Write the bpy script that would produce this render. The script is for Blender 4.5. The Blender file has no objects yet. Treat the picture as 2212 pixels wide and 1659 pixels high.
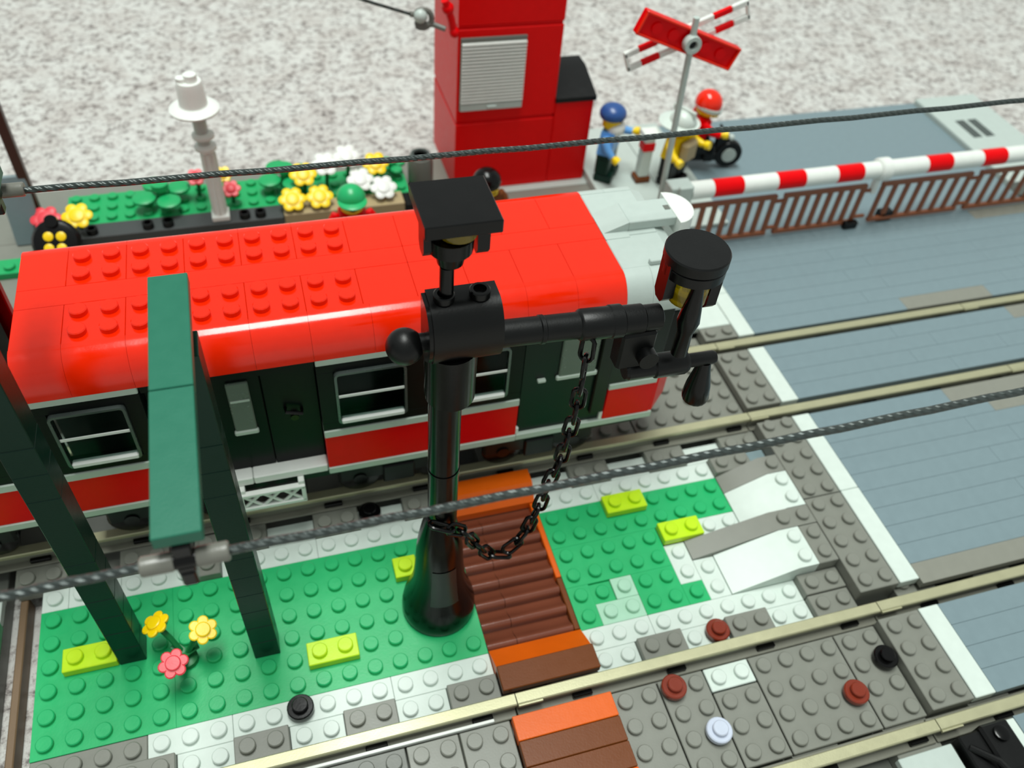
import bpy, math, random
from mathutils import Vector, Matrix
random.seed(7)
PI = math.pi
SC = bpy.context.scene
COL = SC.collection
SC.unit_settings.scale_length = 0.008          # one unit is one stud pitch, 8 mm

# ------------------------------------------------------------------ camera, world, lamp, exposure
cam_d = bpy.data.cameras.new('camera'); cam = bpy.data.objects.new('camera', cam_d); COL.objects.link(cam)
Rw = Matrix(((0.95805, -0.27726, 0.07255), (-0.15601, -0.71687, -0.67953), (0.24042, 0.63971, -0.73005)))
cam.matrix_world = Matrix.Translation((11.2504, -14.7071, 32.8533)) @ (Rw.transposed() @ Matrix(((1, 0, 0), (0, -1, 0), (0, 0, -1)))).to_4x4()
cam_d.sensor_width = 36.0; cam_d.lens = 36.0 * 1856.96 / 2212.0
cam_d.clip_start = 0.5; cam_d.clip_end = 3000
cam_d.dof.use_dof = True; cam_d.dof.focus_distance = 26.5; cam_d.dof.aperture_fstop = 0.15
SC.camera = cam
w = bpy.data.worlds.new('room_light'); SC.world = w; w.use_nodes = True
bg = w.node_tree.nodes['Background']; bg.inputs[0].default_value = (0.93, 1.0, 0.965, 1); bg.inputs[1].default_value = 0.42
ld = bpy.data.lights.new('ceiling_lamp', 'AREA'); ld.shape = 'RECTANGLE'; ld.size = 62; ld.size_y = 150
ld.energy = 660000; ld.color = (0.955, 1.0, 0.955)
lo = bpy.data.objects.new('ceiling_lamp', ld); COL.objects.link(lo); lo.location = (12, 20, 262)
vs = SC.view_settings
SC.display_settings.display_device = 'sRGB'
vs.view_transform = 'Standard'; vs.look = 'None'; vs.exposure = 0.14; vs.gamma = 1.0; vs.use_curve_mapping = False

# ------------------------------------------------------------------ materials
def lin(c):
    c = c / 255.0
    return c / 12.92 if c <= 0.04045 else ((c + 0.055) / 1.055) ** 2.4
def rgb(r, g, b): return (lin(r), lin(g), lin(b), 1)
MATS = {}
SPEC = {'dark_red': .14, 'tower_red': .16, 'brown': .25, 'dark_green': .25, 'coach_black': .2, 'orange': .35}
def plastic(name, c, rough=0.3, metallic=0.0, var=0.06, bump=0.01, trans=0.0, ior=1.5, scale=2.3, coat=0.0):
    m = bpy.data.materials.new(name); m.use_nodes = True
    nt = m.node_tree; b = nt.nodes['Principled BSDF']
    tc = nt.nodes.new('ShaderNodeTexCoord')
    n = nt.nodes.new('ShaderNodeTexNoise'); n.inputs['Scale'].default_value = scale; n.inputs['Detail'].default_value = 5
    nt.links.new(tc.outputs['Object'], n.inputs['Vector'])
    mx = nt.nodes.new('ShaderNodeMixRGB'); mx.blend_type = 'MIX'
    col = rgb(*c)
    mx.inputs[1].default_value = tuple(x * (1 - var) for x in col[:3]) + (1,)
    mx.inputs[2].default_value = tuple(min(1, x * (1 + var)) for x in col[:3]) + (1,)
    nt.links.new(n.outputs['Fac'], mx.inputs[0]); nt.links.new(mx.outputs[0], b.inputs['Base Color'])
    mr = nt.nodes.new('ShaderNodeMapRange'); mr.inputs[3].default_value = max(0.02, rough - 0.06); mr.inputs[4].default_value = rough + 0.08
    nt.links.new(n.outputs['Fac'], mr.inputs[0]); nt.links.new(mr.outputs[0], b.inputs['Roughness'])
    b.inputs['Metallic'].default_value = metallic; b.inputs['IOR'].default_value = ior
    if max(c) < 24 or name in SPEC: b.inputs['Specular IOR Level'].default_value = SPEC.get(name, 0.3)
    if trans: b.inputs['Transmission Weight'].default_value = trans
    if bump:
        bp = nt.nodes.new('ShaderNodeBump'); bp.inputs['Strength'].default_value = 0.25; bp.inputs['Distance'].default_value = bump
        n2 = nt.nodes.new('ShaderNodeTexNoise'); n2.inputs['Scale'].default_value = 14
        nt.links.new(tc.outputs['Object'], n2.inputs['Vector']); nt.links.new(n2.outputs['Fac'], bp.inputs['Height']); nt.links.new(bp.outputs[0], b.inputs['Normal'])
    MATS[name] = m
    return m
plastic('green', (26, 172, 102), 0.33)
plastic('mint', (165, 208, 182), 0.35)
plastic('bush', (24, 162, 94), 0.4)
plastic('leaf', (10, 110, 55), 0.4)
plastic('lime', (186, 224, 18), 0.3)
plastic('white', (206, 218, 210), 0.35)
plastic('pure_white', (226, 230, 224), 0.35)
plastic('grey', (124, 126, 117), 0.38)
plastic('dark_grey', (104, 107, 100), 0.42)
plastic('light_grey', (182, 194, 188), 0.35)
plastic('trim_grey', (184, 198, 186), 0.35)
plastic('road', (118, 137, 143), 0.32)
plastic('road_tan', (131, 132, 122), 0.36)
plastic('slate', (118, 138, 142), 0.4)
plastic('red', (238, 36, 0), 0.15, bump=0.004)
plastic('dark_red', (224, 0, 8), 0.3)
plastic('tower_red', (226, 2, 4), 0.35)
plastic('black', (4, 4, 4), 0.22, bump=0.006)
plastic('soft_black', (7, 8, 8), 0.36)
plastic('coach_black', (4, 6, 6), 0.35)
plastic('door_green', (8, 20, 16), 0.35)
plastic('dark_green', (2, 44, 32), 0.3)  # on the mast posts, the shade of upright faces is put into this colour
plastic('dark_green_lit', (12, 102, 78), 0.4)  # lighter copy of the mast green, overhead light on the arm tops painted in
plastic('reflection_black', (30, 38, 37), 0.35)  # lighter than the lamp's black, for the painted reflection on its base
plastic('brown', (108, 56, 18), 0.34)
plastic('rib_brown', (116, 64, 46), 0.17)
plastic('orange', (216, 92, 4), 0.33)
plastic('dark_brown', (66, 32, 24), 0.4)
plastic('charcoal', (62, 66, 66), 0.4)
plastic('fence_brown', (132, 74, 42), 0.35)
plastic('yellow', (246, 210, 6), 0.35)
plastic('coral', (228, 62, 74), 0.4)
plastic('rust', (124, 44, 24), 0.25)
plastic('tan', (168, 150, 112), 0.4)
plastic('beam_brown', (112, 90, 66), 0.5)
plastic('blue', (38, 78, 140), 0.3)
plastic('sky_blue', (96, 158, 220), 0.35)
plastic('pearl', (196, 204, 220), 0.25)
plastic('rail_metal', (186, 184, 150), 0.4, metallic=0.55)
plastic('rail_shoe', (120, 120, 108), 0.45)
plastic('steel', (98, 108, 104), 0.25, metallic=0.6)
plastic('insulator', (112, 112, 104), 0.3)
plastic('glass', (216, 236, 230), 0.07, trans=1.0, ior=1.12, bump=0)
plastic('trans_yellow', (176, 150, 4), 0.08, trans=0.6, bump=0)
plastic('frosted', (150, 168, 152), 0.25, trans=0.55, ior=1.2, bump=0)
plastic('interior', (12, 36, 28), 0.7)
# the braided wire: a wave bump across its length
m = plastic('cable', (62, 70, 68), 0.36, metallic=0.35, bump=0)
nt = m.node_tree; wv = nt.nodes.new('ShaderNodeTexWave'); wv.inputs['Scale'].default_value = 2.2; wv.inputs['Distortion'].default_value = 1.5
wv.bands_direction = 'DIAGONAL'; tcn = nt.nodes.new('ShaderNodeTexCoord'); nt.links.new(tcn.outputs['Object'], wv.inputs['Vector'])
bpn = nt.nodes.new('ShaderNodeBump'); bpn.inputs['Strength'].default_value = 0.8; bpn.inputs['Distance'].default_value = 0.035
nt.links.new(wv.outputs['Fac'], bpn.inputs['Height']); nt.links.new(bpn.outputs[0], nt.nodes['Principled BSDF'].inputs['Normal'])
# carpet
m = bpy.data.materials.new('carpet'); m.use_nodes = True; MATS['carpet'] = m
nt = m.node_tree; b = nt.nodes['Principled BSDF']; b.inputs['Roughness'].default_value = 0.95; b.inputs['Specular IOR Level'].default_value = 0.1
tc = nt.nodes.new('ShaderNodeTexCoord')
n1 = nt.nodes.new('ShaderNodeTexNoise'); n1.inputs['Scale'].default_value = 2.0; n1.inputs['Detail'].default_value = 6; n1.inputs['Roughness'].default_value = 0.75
n2 = nt.nodes.new('ShaderNodeTexNoise'); n2.inputs['Scale'].default_value = 0.5; n2.inputs['Detail'].default_value = 3
for n in (n1, n2): nt.links.new(tc.outputs['Object'], n.inputs['Vector'])
cr = nt.nodes.new('ShaderNodeValToRGB'); e = cr.color_ramp.elements
e[0].position = 0.36; e[0].color = rgb(132, 127, 124); e[1].position = 0.53; e[1].color = rgb(232, 232, 227)
x = cr.color_ramp.elements.new(0.45); x.color = rgb(200, 196, 192)
nt.links.new(n1.outputs['Fac'], cr.inputs[0])
mx = nt.nodes.new('ShaderNodeMixRGB'); mx.blend_type = 'MULTIPLY'; mx.inputs[0].default_value = 0.35
cr2 = nt.nodes.new('ShaderNodeValToRGB'); cr2.color_ramp.elements[0].position = 0.35; cr2.color_ramp.elements[0].color = rgb(205, 190, 186); cr2.color_ramp.elements[1].position = 0.6; cr2.color_ramp.elements[1].color = (1, 1, 1, 1)
nt.links.new(n2.outputs['Fac'], cr2.inputs[0]); nt.links.new(cr.outputs[0], mx.inputs[1]); nt.links.new(cr2.outputs[0], mx.inputs[2])
nt.links.new(mx.outputs[0], b.inputs['Base Color'])
bp = nt.nodes.new('ShaderNodeBump'); bp.inputs['Strength'].default_value = 0.9; bp.inputs['Distance'].default_value = 0.35
nt.links.new(n1.outputs['Fac'], bp.inputs['Height']); nt.links.new(bp.outputs[0], b.inputs['Normal'])

# ------------------------------------------------------------------ mesh helpers
class MB:
    def __init__(s): s.v = []; s.f = []
    def add(s, v, f):
        o = len(s.v); s.v += [tuple(p) for p in v]; s.f += [tuple(i + o for i in q) for q in f]; return s
    def box(s, x0, x1, y0, y1, z0, z1, c=0.035, mat=None):
        c = min(c, abs(x1 - x0) * .3, abs(y1 - y0) * .3, abs(z1 - z0) * .3)
        X = (x0, x1); Y = (y0, y1); Z = (z0, z1); S = (1, -1); v = []; idx = {}
        for i in (0, 1):
            for j in (0, 1):
                for k in (0, 1):
                    for a in range(3):
                        p = [X[i] + S[i] * c, Y[j] + S[j] * c, Z[k] + S[k] * c]
                        p[a] = (X[i], Y[j], Z[k])[a]
                        idx[i, j, k, a] = len(v); v.append(p)
        f = []
        def q(*t): f.append(tuple(t))
        g = lambda i, j, k, a: idx[i, j, k, a]
        q(g(0,0,0,0), g(0,0,1,0), g(0,1,1,0), g(0,1,0,0)); q(g(1,0,0,0), g(1,1,0,0), g(1,1,1,0), g(1,0,1,0))
        q(g(0,0,0,1), g(1,0,0,1), g(1,0,1,1), g(0,0,1,1)); q(g(0,1,0,1), g(0,1,1,1), g(1,1,1,1), g(1,1,0,1))
        q(g(0,0,0,2), g(0,1,0,2), g(1,1,0,2), g(1,0,0,2)); q(g(0,0,1,2), g(1,0,1,2), g(1,1,1,2), g(0,1,1,2))
        for j in (0, 1):
            for k in (0, 1): q(g(0,j,k,1), g(1,j,k,1), g(1,j,k,2), g(0,j,k,2))
        for i in (0, 1):
            for k in (0, 1): q(g(i,0,k,0), g(i,1,k,0), g(i,1,k,2), g(i,0,k,2))
        for i in (0, 1):
            for j in (0, 1): q(g(i,j,0,0), g(i,j,1,0), g(i,j,1,1), g(i,j,0,1))
        for i in (0, 1):
            for j in (0, 1):
                for k in (0, 1): q(g(i,j,k,0), g(i,j,k,1), g(i,j,k,2))
        if mat is not None: v = [tuple(mat @ Vector(p)) for p in v]
        return s.add(v, f)
    def lathe(s, prof, c=(0, 0, 0), n=20, axis='z', mat=None, cap=True):
        v = []; f = []
        for r, h in prof:
            for i in range(n):
                a = 2 * PI * i / n; p = (r * math.cos(a), r * math.sin(a), h)
                if axis == 'x': p = (p[2], p[0], p[1])
                elif axis == 'y': p = (p[1], p[2], p[0])
                v.append(p)
        for k in range(len(prof) - 1):
            for i in range(n):
                j = (i + 1) % n; f.append((k*n+i, k*n+j, (k+1)*n+j, (k+1)*n+i))
        if cap: f.append(tuple(reversed(range(n)))); f.append(tuple((len(prof)-1)*n+i for i in range(n)))
        M_ = Matrix.Translation(c) if mat is None else Matrix.Translation(c) @ mat
        return s.add([M_ @ Vector(p) for p in v], f)
    def stud(s, x, y, z, r=.3, h=.2, n=20):
        return s.lathe([(r, -.02), (r, h - .035), (r - .035, h)], (x, y, z), n)
    def sphere(s, c, r, n=20, sc=(1, 1, 1), lo=-PI/2, hi=PI/2, k=10):
        prof = [(max(1e-3, r * math.cos(lo + (hi-lo)*i/k)), r * math.sin(lo + (hi-lo)*i/k)) for i in range(k + 1)]
        return s.lathe(prof, c, n, mat=Matrix.Diagonal((*sc, 1)))
    def prism(s, prof, a0, a1, axis='x', cap=True, mat=None):
        n = len(prof); v = []
        for a in (a0, a1):
            for p, q in prof:
                v.append({'x': (a, p, q), 'y': (p, a, q), 'z': (p, q, a)}[axis])
        f = [(i, (i + 1) % n, n + (i + 1) % n, n + i) for i in range(n)]
        if cap: f += [tuple(reversed(range(n))), tuple(range(n, 2 * n))]
        if mat is not None: v = [tuple(mat @ Vector(p)) for p in v]
        return s.add(v, f)
    def tube(s, path, r, n=10, closed=False, cap=True):
        P = [Vector(p) for p in path]; m_ = len(P); v = []; f = []
        up = None
        for i in range(m_):
            a = P[(i - 1) % m_] if (i > 0 or closed) else P[i]; b_ = P[(i + 1) % m_] if (i < m_ - 1 or closed) else P[i]
            t = (b_ - a).normalized()
            if up is None:
                up = Vector((0, 0, 1)) if abs(t.z) < .9 else Vector((0, 1, 0))
            u = t.cross(up).normalized(); up = u.cross(t).normalized()
            rr = r[i] if isinstance(r, (list, tuple)) else r
            for k in range(n):
                an = 2 * PI * k / n; v.append(P[i] + (u * math.cos(an) + up * math.sin(an)) * rr)
        for i in range(m_ if closed else m_ - 1):
            i2 = (i + 1) % m_
            for k in range(n):
                k2 = (k + 1) % n; f.append((i*n+k, i*n+k2, i2*n+k2, i2*n+k))
        if cap and not closed: f.append(tuple(reversed(range(n)))); f.append(tuple((m_-1)*n+k for k in range(n)))
        return s.add(v, f)
    def xf(s, M_): s.v = [tuple(M_ @ Vector(p)) for p in s.v]; return s

def wloc(o):
    p = Vector((0, 0, 0))
    while o is not None: p = p + o.location; o = o.parent
    return p
def mesh_of(name, mb, mat, off=(0, 0, 0), sharp=35):
    me = bpy.data.meshes.new(name); off = Vector(off)
    me.from_pydata([tuple(Vector(p) - off) for p in mb.v], [], mb.f); me.validate(); me.update()
    import bmesh
    bm = bmesh.new(); bm.from_mesh(me); bmesh.ops.recalc_face_normals(bm, faces=bm.faces); bm.to_mesh(me); bm.free()
    me.shade_smooth(); me.set_sharp_from_angle(angle=math.radians(sharp))
    me.materials.append(MATS[mat]); return me
def link(name, me, parent=None, loc=(0, 0, 0)):
    o = bpy.data.objects.new(name, me); COL.objects.link(o); o.location = loc
    if parent is not None: o.parent = parent
    return o
def tag(o, label=None, cat=None, group=None, kind=None):
    if label: o['label'] = label
    if cat: o['category'] = cat
    if group: o['group'] = group
    if kind: o['kind'] = kind
    return o
def thing(name, label, cat, loc, group=None, kind=None):
    o = bpy.data.objects.new(name, None); COL.objects.link(o); o.location = loc; o.empty_display_size = .3
    return tag(o, label, cat, group, kind)
def part(name, mb, mat, parent, label=None, sharp=35):
    o = link(name, mesh_of(name, mb, mat, wloc(parent), sharp), parent)
    if label: o['label'] = label
    return o
def single(name, mb, mat, label, cat, base, group=None, kind=None, sharp=35):
    o = link(name, mesh_of(name, mb, mat, base, sharp), None, base)
    return tag(o, label, cat, group, kind)
CACHE = {}
def plate(parent, x0, x1, y0, y1, z, mat, h=.4, studs=True, name='plate', skip=(), gap=.012, ch=.03):
    W = x1 - x0; D = y1 - y0
    sk = tuple(sorted((int(round(a - x0 - .5)), int(round(b - y0 - .5))) for a, b in skip if x0 < a < x1 and y0 < b < y1))
    key = (round(W, 3), round(D, 3), h, studs, mat, sk, gap, ch)
    if key not in CACHE:
        mb = MB().box(gap, W - gap, gap, D - gap, 0, h, ch)
        if studs:
            for i in range(int(round(W))):
                for j in range(int(round(D))):
                    if (i, j) not in sk: mb.stud(i + .5, j + .5, h)
        CACHE[key] = mesh_of(name, mb, mat)
    base = Vector((x0, y0, z - h))
    if parent is None: return link(name, CACHE[key], None, base)
    return link(name, CACHE[key], parent, base - wloc(parent))

# ------------------------------------------------------------------ floor
fl = MB().add([(-400, -200, -1.3), (400, -200, -1.3), (400, 500, -1.3), (-400, 500, -1.3)], [(0, 1, 2, 3)])
o = link('floor', mesh_of('floor', fl, 'carpet')); tag(o, 'pale speckled carpet under the whole toy railway', 'carpet', kind='structure')

# ------------------------------------------------------------------ base board under everything
bb = thing('base_board', 'dark grey base plates under the tracks and the road', 'base plate', (18, 3, -1.29))
plate(bb, 0, 33, -12, 16, -.42, 'dark_grey', h=.85, studs=False, name='base_plate')
plate(bb, 33, 75, -12, 21.9, -.42, 'dark_grey', h=.85, studs=False, name='base_plate')
plate(bb, -14, -1.5, -12, 16, -.42, 'dark_grey', h=.85, studs=False, name='base_plate')

# ------------------------------------------------------------------ lawn strip between the tracks
post_cells = [(3.5, 3.5), (8.5, 2.5)]
lime = [(1, 3, 3, 4, 'lime two-stud plate on the lawn touching a dark green mast'),
        (10, 12, 1, 2, 'lime two-stud plate alone on open lawn near a black round plate'),
        (14, 15, 4, 5, 'single-stud lime plate on the lawn beside the black lamp base'),
        (24, 26, 5, 6, 'lime two-stud plate at the lawn edge beside the white plates'),
        (26, 28, 3, 4, 'lime two-stud plate against the foot of the grey ramp')]
skip = list(post_cells) + [(5.5, 2.5)]
for a, b_, c, d, _ in lime:
    skip += [(a + .5 + i, c + .5) for i in range(b_ - a)]
skip += [(15 + i, 2 + j) for i in (-.5, .5, 1.5) for j in (.5, -.5, 1.5)] + [(9.5, -.5)]
lawn = thing('lawn', 'green studded lawn with white edging between the two tracks', 'lawn', (15, 3, -.42))
plate(lawn, 0, 5, 0, 6, 0, 'green', gap=.002, ch=.007, skip=skip)
plate(lawn, 5, 17, 0, 6, 0, 'green', gap=.002, ch=.007, skip=skip)
plate(lawn, 21, 30, 4, 6, 0, 'green', gap=.002, ch=.007, skip=skip)
plate(lawn, 21, 26, 2, 4, 0, 'green', gap=.002, ch=.007, skip=skip)
plate(lawn, 24, 26, 0, 2, 0, 'green', gap=.002, ch=.007); plate(lawn, 26, 27, 0, 1, 0, 'green', gap=.002, ch=.007)
plate(lawn, 21, 22, 0, 2, 0, 'green', gap=.002, ch=.007); plate(lawn, 22, 23, 1, 2, -.12, 'green', gap=.002, ch=.007, h=.28)
plate(lawn, 22, 24, 0, 1, 0, 'mint', gap=.005, ch=.016); plate(lawn, 23, 24, 1, 2, 0, 'mint', gap=.005, ch=.016)
# white edging, back and front
for a, b_ in ((0, 1), (1, 3), (3, 6), (7, 11), (11, 17), (21, 24), (24, 30)): plate(lawn, a, b_, 6, 7, 0, 'white', gap=.005, ch=.016)
plate(lawn, 6, 7, 6, 8, .4, 'grey', h=.8)
plate(lawn, 0, 4, -1, 0, 0, 'grey')
for a, b_ in ((4, 7), (7, 13), (13, 17), (21, 24), (24, 31)): plate(lawn, a, b_, -1, 0, 0, 'white', gap=.005, ch=.016, skip=skip)
for k in range(8):
    a = 5 + 4 * k
    if a != 17 and a < 31:
        for y0 in (-2, 7):
            if not (y0 == 7 and a == 5): plate(lawn, a, a + 2, y0, y0 + 1, 0, 'white', gap=.005, ch=.016, studs=(y0 == -2), skip=[(26.5, -1.5)])
# white / grey infill right of the lawn
for a, b_, c, d in ((26, 27, 1, 3), (27, 28, 0, 2), (28, 30, 3, 4)): plate(lawn, a, b_, c, d, 0, 'white', gap=.005, ch=.016)
plate(lawn, 30, 32, 6, 7, .4, 'grey', h=.8); plate(lawn, 31, 33, -1, 0, .4, 'grey', h=.8); plate(lawn, 32, 33, 6, 7, .2, 'slate', h=.6, studs=False)
plate(lawn, 32, 33, 0, 2, 1.0, 'grey', h=1.4)
RZ = 1.0
def ramp(x0, x1, xt, y0, y1, mat, label=None):
    mb = MB().prism([(x0 + .01, -.4), (x1 - .01, -.4), (x1 - .01, RZ), (xt, RZ), (x0 + .01, .06)], y0 + .012, y1 - .012, 'y')
    xs = xt + .5
    while xs < x1:
        ys = y0 + .5
        while ys < y1: mb.stud(xs, ys, RZ); ys += 1
        xs += 1
    part('slope_brick', mb, mat, lawn, label)
ramp(30, 33, 32, 3, 5, 'white', 'smooth white ramp brick'); ramp(28, 32, 31, 0, 2, 'white', 'smooth white ramp brick')
ramp(27, 33, 31, 2, 3, 'grey', 'smooth grey ramp brick'); ramp(30, 33, 32, 5, 6, 'grey', 'smooth grey ramp brick')
for a, b_, c, d, lab in lime:
    o = plate(None, a, b_, c, d, .405, 'lime', name='lime_plate', h=.395); tag(o, lab, 'plate', 'lime plates on the lawn')

# ------------------------------------------------------------------ tracks
def track(x0, yc, label, group):
    t = thing('railway_track', label, 'track', (x0 + 8, yc, -.42), group)
    for k in range(4):
        a = x0 + 2 + 4 * k
        mb = MB().box(a + .015, a + 1.985, yc - 4 + .02, yc + 4 - .02, -.41, .33, .03)
        for xx in (a + .5, a + 1.5):
            for yy in (-3.5, 3.5): mb.stud(xx, yc + yy, .33)
        part('tie', mb, 'grey', t)
    for sgn in (-1, 1):
        yr = yc + sgn * 2.5; of = .35 if sgn > 0 else -.2
        r = part('rail', MB().prism([(yr - .09, .4), (yr + .09, .4), (yr + .1, .82), (yr + .23, .9), (yr + .23, 1.05), (yr + .19, 1.09), (yr - .19, 1.09), (yr - .23, 1.05), (yr - .23, .9), (yr - .1, .82)], x0 + .02 + of, x0 + 15.98 + of, 'x'), 'rail_metal', t)
        part('rail_joiner', MB().box(x0 + .03 + of, x0 + 1.0 + of, yr - .31, yr - .235, .93, 1.07, .015), 'rail_metal', t)
        part('rail_shoe', MB().box(x0 + .03 + of, x0 + 15.97 + of, yr - .46, yr + .46, .335, .46, .03).box(x0 + .03 + of, x0 + 15.97 + of, yr - .16, yr + .16, .46, .78, .02), 'rail_shoe', t)
        for k in range(4):
            a = x0 + 2.6 + 4 * k
            part('rail_clip', MB().box(a, a + .8, yr - .36, yr - .16, .46, .66, .03), 'black', t)
for yc, nm in ((-5, 'front track'), (11, "train's track")):
    for x0, where in ((-15, 'leading past the lawn end'), (1, 'beside the dark green masts'), (17, 'beside the white ramps'), (33, 'sunk in the near half of the road'), (49, 'sunk in the far half of the road')):
        track(x0, yc, 'straight rail section of the %s, %s' % (nm, where), 'straight track sections')

# studded infill between the rails
inf = thing('track_infill', 'grey studded plates filling the gap between the front rails', 'plates', (22, -5, .33))
rnd = [(23.5, -3.5), (30.5, -5.5), (32.5, -4.5), (24.5, -5.5)]
for a, b_, c, d, mt in ((21, 23, -7, -3, 'grey'), (23, 25, -7, -3, 'grey'), (25, 27, -4, -3, 'white'), (25, 27, -7, -4, 'grey'), (27, 31, -7, -3, 'grey'), (31, 33, -7, -3, 'grey'),
                        (15, 17, -7, -3, 'grey'), (13, 15, -7, -3, 'grey'), (9, 13, -7, -3, 'dark_grey'), (5, 9, -7, -3, 'grey'), (1, 5, -7, -3, 'grey')):
    plate(inf, a, b_, c, d, .555, mt, h=.22, skip=rnd, gap=.03)
o = single('edging_tile', MB().box(5, 16.4, -2.99, -2.87, .47, .7, .02), 'pure_white', 'bright white narrow tile laid along the inside of the front rail', 'tile', (10.7, -2.85, .47))
inf2 = thing('track_infill', 'grey studded plates between the rails ahead of the red train', 'plates', (29, 11, .33))
for a, b_ in ((21, 27), (27, 33)): plate(inf2, a, b_, 9, 13, .555, 'grey', h=.22, gap=.03)
for n_, (x, y, z, mt, lab) in enumerate(((23.5, -3.5, .55, 'rust', 'reddish brown round plate between the rails beside a white plate'),
        (30.5, -5.5, .55, 'rust', 'reddish brown round plate between the rails near the road'),
        (26.5, -1.5, 0, 'rust', 'reddish brown round plate on white plates behind the front rail'),
        (32.5, -4.5, .55, 'black', 'black round plate between the rails at the road edge plates'),
        (9.5, -.5, 0, 'black', 'black round plate on the white lawn edging'),
        (13.5, 7.5, 0, 'black', 'black round plate beside the train track behind the lawn'),
        (24.5, -5.5, .55, 'pearl', 'pale lilac white round plate between the rails'))):
    mb = MB().lathe([(.3, 0), (.34, .12), (.47, .14), (.5, .18), (.5, .36), (.46, .4)], (x, y, z + (.2 if y == 7.5 else 0)), 24).stud(x, y, z + .4 + (.2 if y == 7.5 else 0))
    mb.xf(Matrix.Translation((0, 0, .008))); single('round_plate', mb, mt, lab, 'round plate', (x, y, z), 'loose round plates')

# ------------------------------------------------------------------ road with edge plates and kerb
road = thing('road', 'blue-grey tiled road crossing both tracks', 'road', (48, 6, -.02))
edges = [(-1.72, 3.28), (3.28, 8.05), (-6.98, -2.98), (9.02, 12.98), (13.98, 15)]
for (a, b_) in edges:
    W = 2; n_ = int(round(b_ - a)); mb = MB().box(33.03, 34.98, a + .02, b_ - .02, -.4, RZ, .03)
    off = (b_ - a - n_) / 2
    for i in range(2):
        for j in range(n_): mb.stud(33.5 + i, a + off + j + .5, RZ)
    part('edge_plate', mb, 'grey', road, 'grey studded plate along the road edge')
for a, b_ in ((-1.72, 3.3), (3.3, 8.05), (-6.98, -2.98), (9.02, 12.98), (13.98, 17.5), (17.5, 22)):
    part('kerb_tile', MB().box(35.02, 35.99, a + .01, b_ - .01, .55, RZ + .02, .03), 'white', road, 'white kerb tile')
plate(road, 33, 35, 15, 19, RZ, 'white', h=.38, studs=False, name='kerb_tile'); plate(road, 31, 33, 15.05, 18, .98, 'white', h=.36, studs=False, name='kerb_tile')
for a, b_ in ((-.98, 6.98), (15.02, 22), (-12, -9.02)): part('road_bed', MB().box(36, 75, a, b_, -.41, .59, .02), 'dark_grey', road)
bands = []
y = -1.98
def rows(y0, y1):
    n_ = max(1, int(round(y1 - y0))); return [(y0 + (y1 - y0) * i / n_, y0 + (y1 - y0) * (i + 1) / n_) for i in range(n_)]
RW = random.Random(3)
for (y0, y1) in ((-12, -7.95), (-6.98, -3.0), (-1.98, 8.0), (9.05, 13.0), (14.0, 22.0)):
    rr = rows(y0, y1)
    for k, (a, b_) in enumerate(rr):
        xx = 36.0; seg = 0
        while xx < 68:
            L = RW.choice((8, 8, 6, 10)) if xx > 36 else (8 if k % 2 else 10)
            tan = (k in (0, len(rr) - 1) and y1 > 7 and RW.random() < (.0 if xx < 44 else .6)) or (y0 == -1.98 and k == 0) or (y0 == -1.98 and k >= 8 and xx > 36)
            plate(road, xx, xx + L, a, b_, RZ, 'road_tan' if tan else 'road', h=.4, studs=False, name='road_tile', gap=.004, ch=.012)
            xx += L
plate(road, 36, 61, 22.01, 35.5, RZ - .1, 'road', h=2.15, studs=False, name='road_slab')
# grey curb slab with a vent at the far side of the road
cb = thing('pavement_slab', 'pale grey pavement slab with two vent grilles beyond the road', 'pavement', (64, 29, -.02))
part('slab', MB().box(61.05, 66.5, 24, 35.5, -.02, RZ + .25, .05), 'light_grey', cb)
for a in (62.2, 63.3): part('vent', MB().box(a, a + .8, 29.6, 32, RZ + .2, RZ + .27, .02), 'steel', cb)

# ground behind the train
gb = thing('station_ground', 'light grey station ground behind the red train', 'ground', (15, 25, -1.29))
plate(gb, -16, 33, 16.01, 30, .6, 'grey', h=1.89, studs=False, name='base_plate')
plate(gb, 33, 35.98, 19.1, 30, .6, 'light_grey', h=1.89, studs=False, name='base_plate'); plate(gb, -4, 23, 30, 35, .6, 'grey', h=1.89, studs=False, name='base_plate'); plate(gb, 31.8, 35.98, 26.5, 35.5, 1.2, 'light_grey', h=.59, studs=False, name='base_plate'); plate(gb, 23, 35.98, 30, 35.5, .6, 'light_grey', h=1.89, studs=False, name='base_plate')
plate(gb, 36, 39, 23.5, 35.5, 1.2, 'light_grey', h=.29, studs=False, name='base_plate')

# ------------------------------------------------------------------ boardwalk crossing
bw = thing('boardwalk', 'ribbed brown boardwalk with orange ends crossing the lawn', 'boardwalk', (19, 3, -.42))
part('path_bed', MB().box(17.02, 20.98, .0, 6.6, -.41, -.36, .01), 'brown', bw)
for k in range(7):
    y0 = .08 + .93 * k
    prof = [(y0 + .93, -.4), (y0 + .93, -.36), (y0 + .78, -.33), (y0 + .6, -.24), (y0 + .45, -.12), (y0 + .33, .0), (y0 + .27, .04)] + [(y0 + .24 - .24 * math.sin(q_), -.2 + .26 * math.cos(q_)) for q_ in [PI / 2 * i / 8 for i in range(9)]] + [(y0, -.4)]
    for a, b_ in ((17.02, 18.26), (18.28, 20.72)):
        part('step', MB().prism(prof, a, b_, 'x'), 'rib_brown', bw, sharp=50)
part('side_board', MB().box(20.74, 20.98, 2.6, 6.6, -.42, .06, .03), 'orange', bw)
part('side_board', MB().box(20.74, 20.98, .1, 2.58, -.42, .04, .03), 'brown', bw)
part('ramp', MB().prism([(.06, -.3), (.06, .03), (-.98, .74), (-.98, -.3)], 17.02, 20.98, 'x'), 'orange', bw, 'orange sloping end board')
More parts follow.
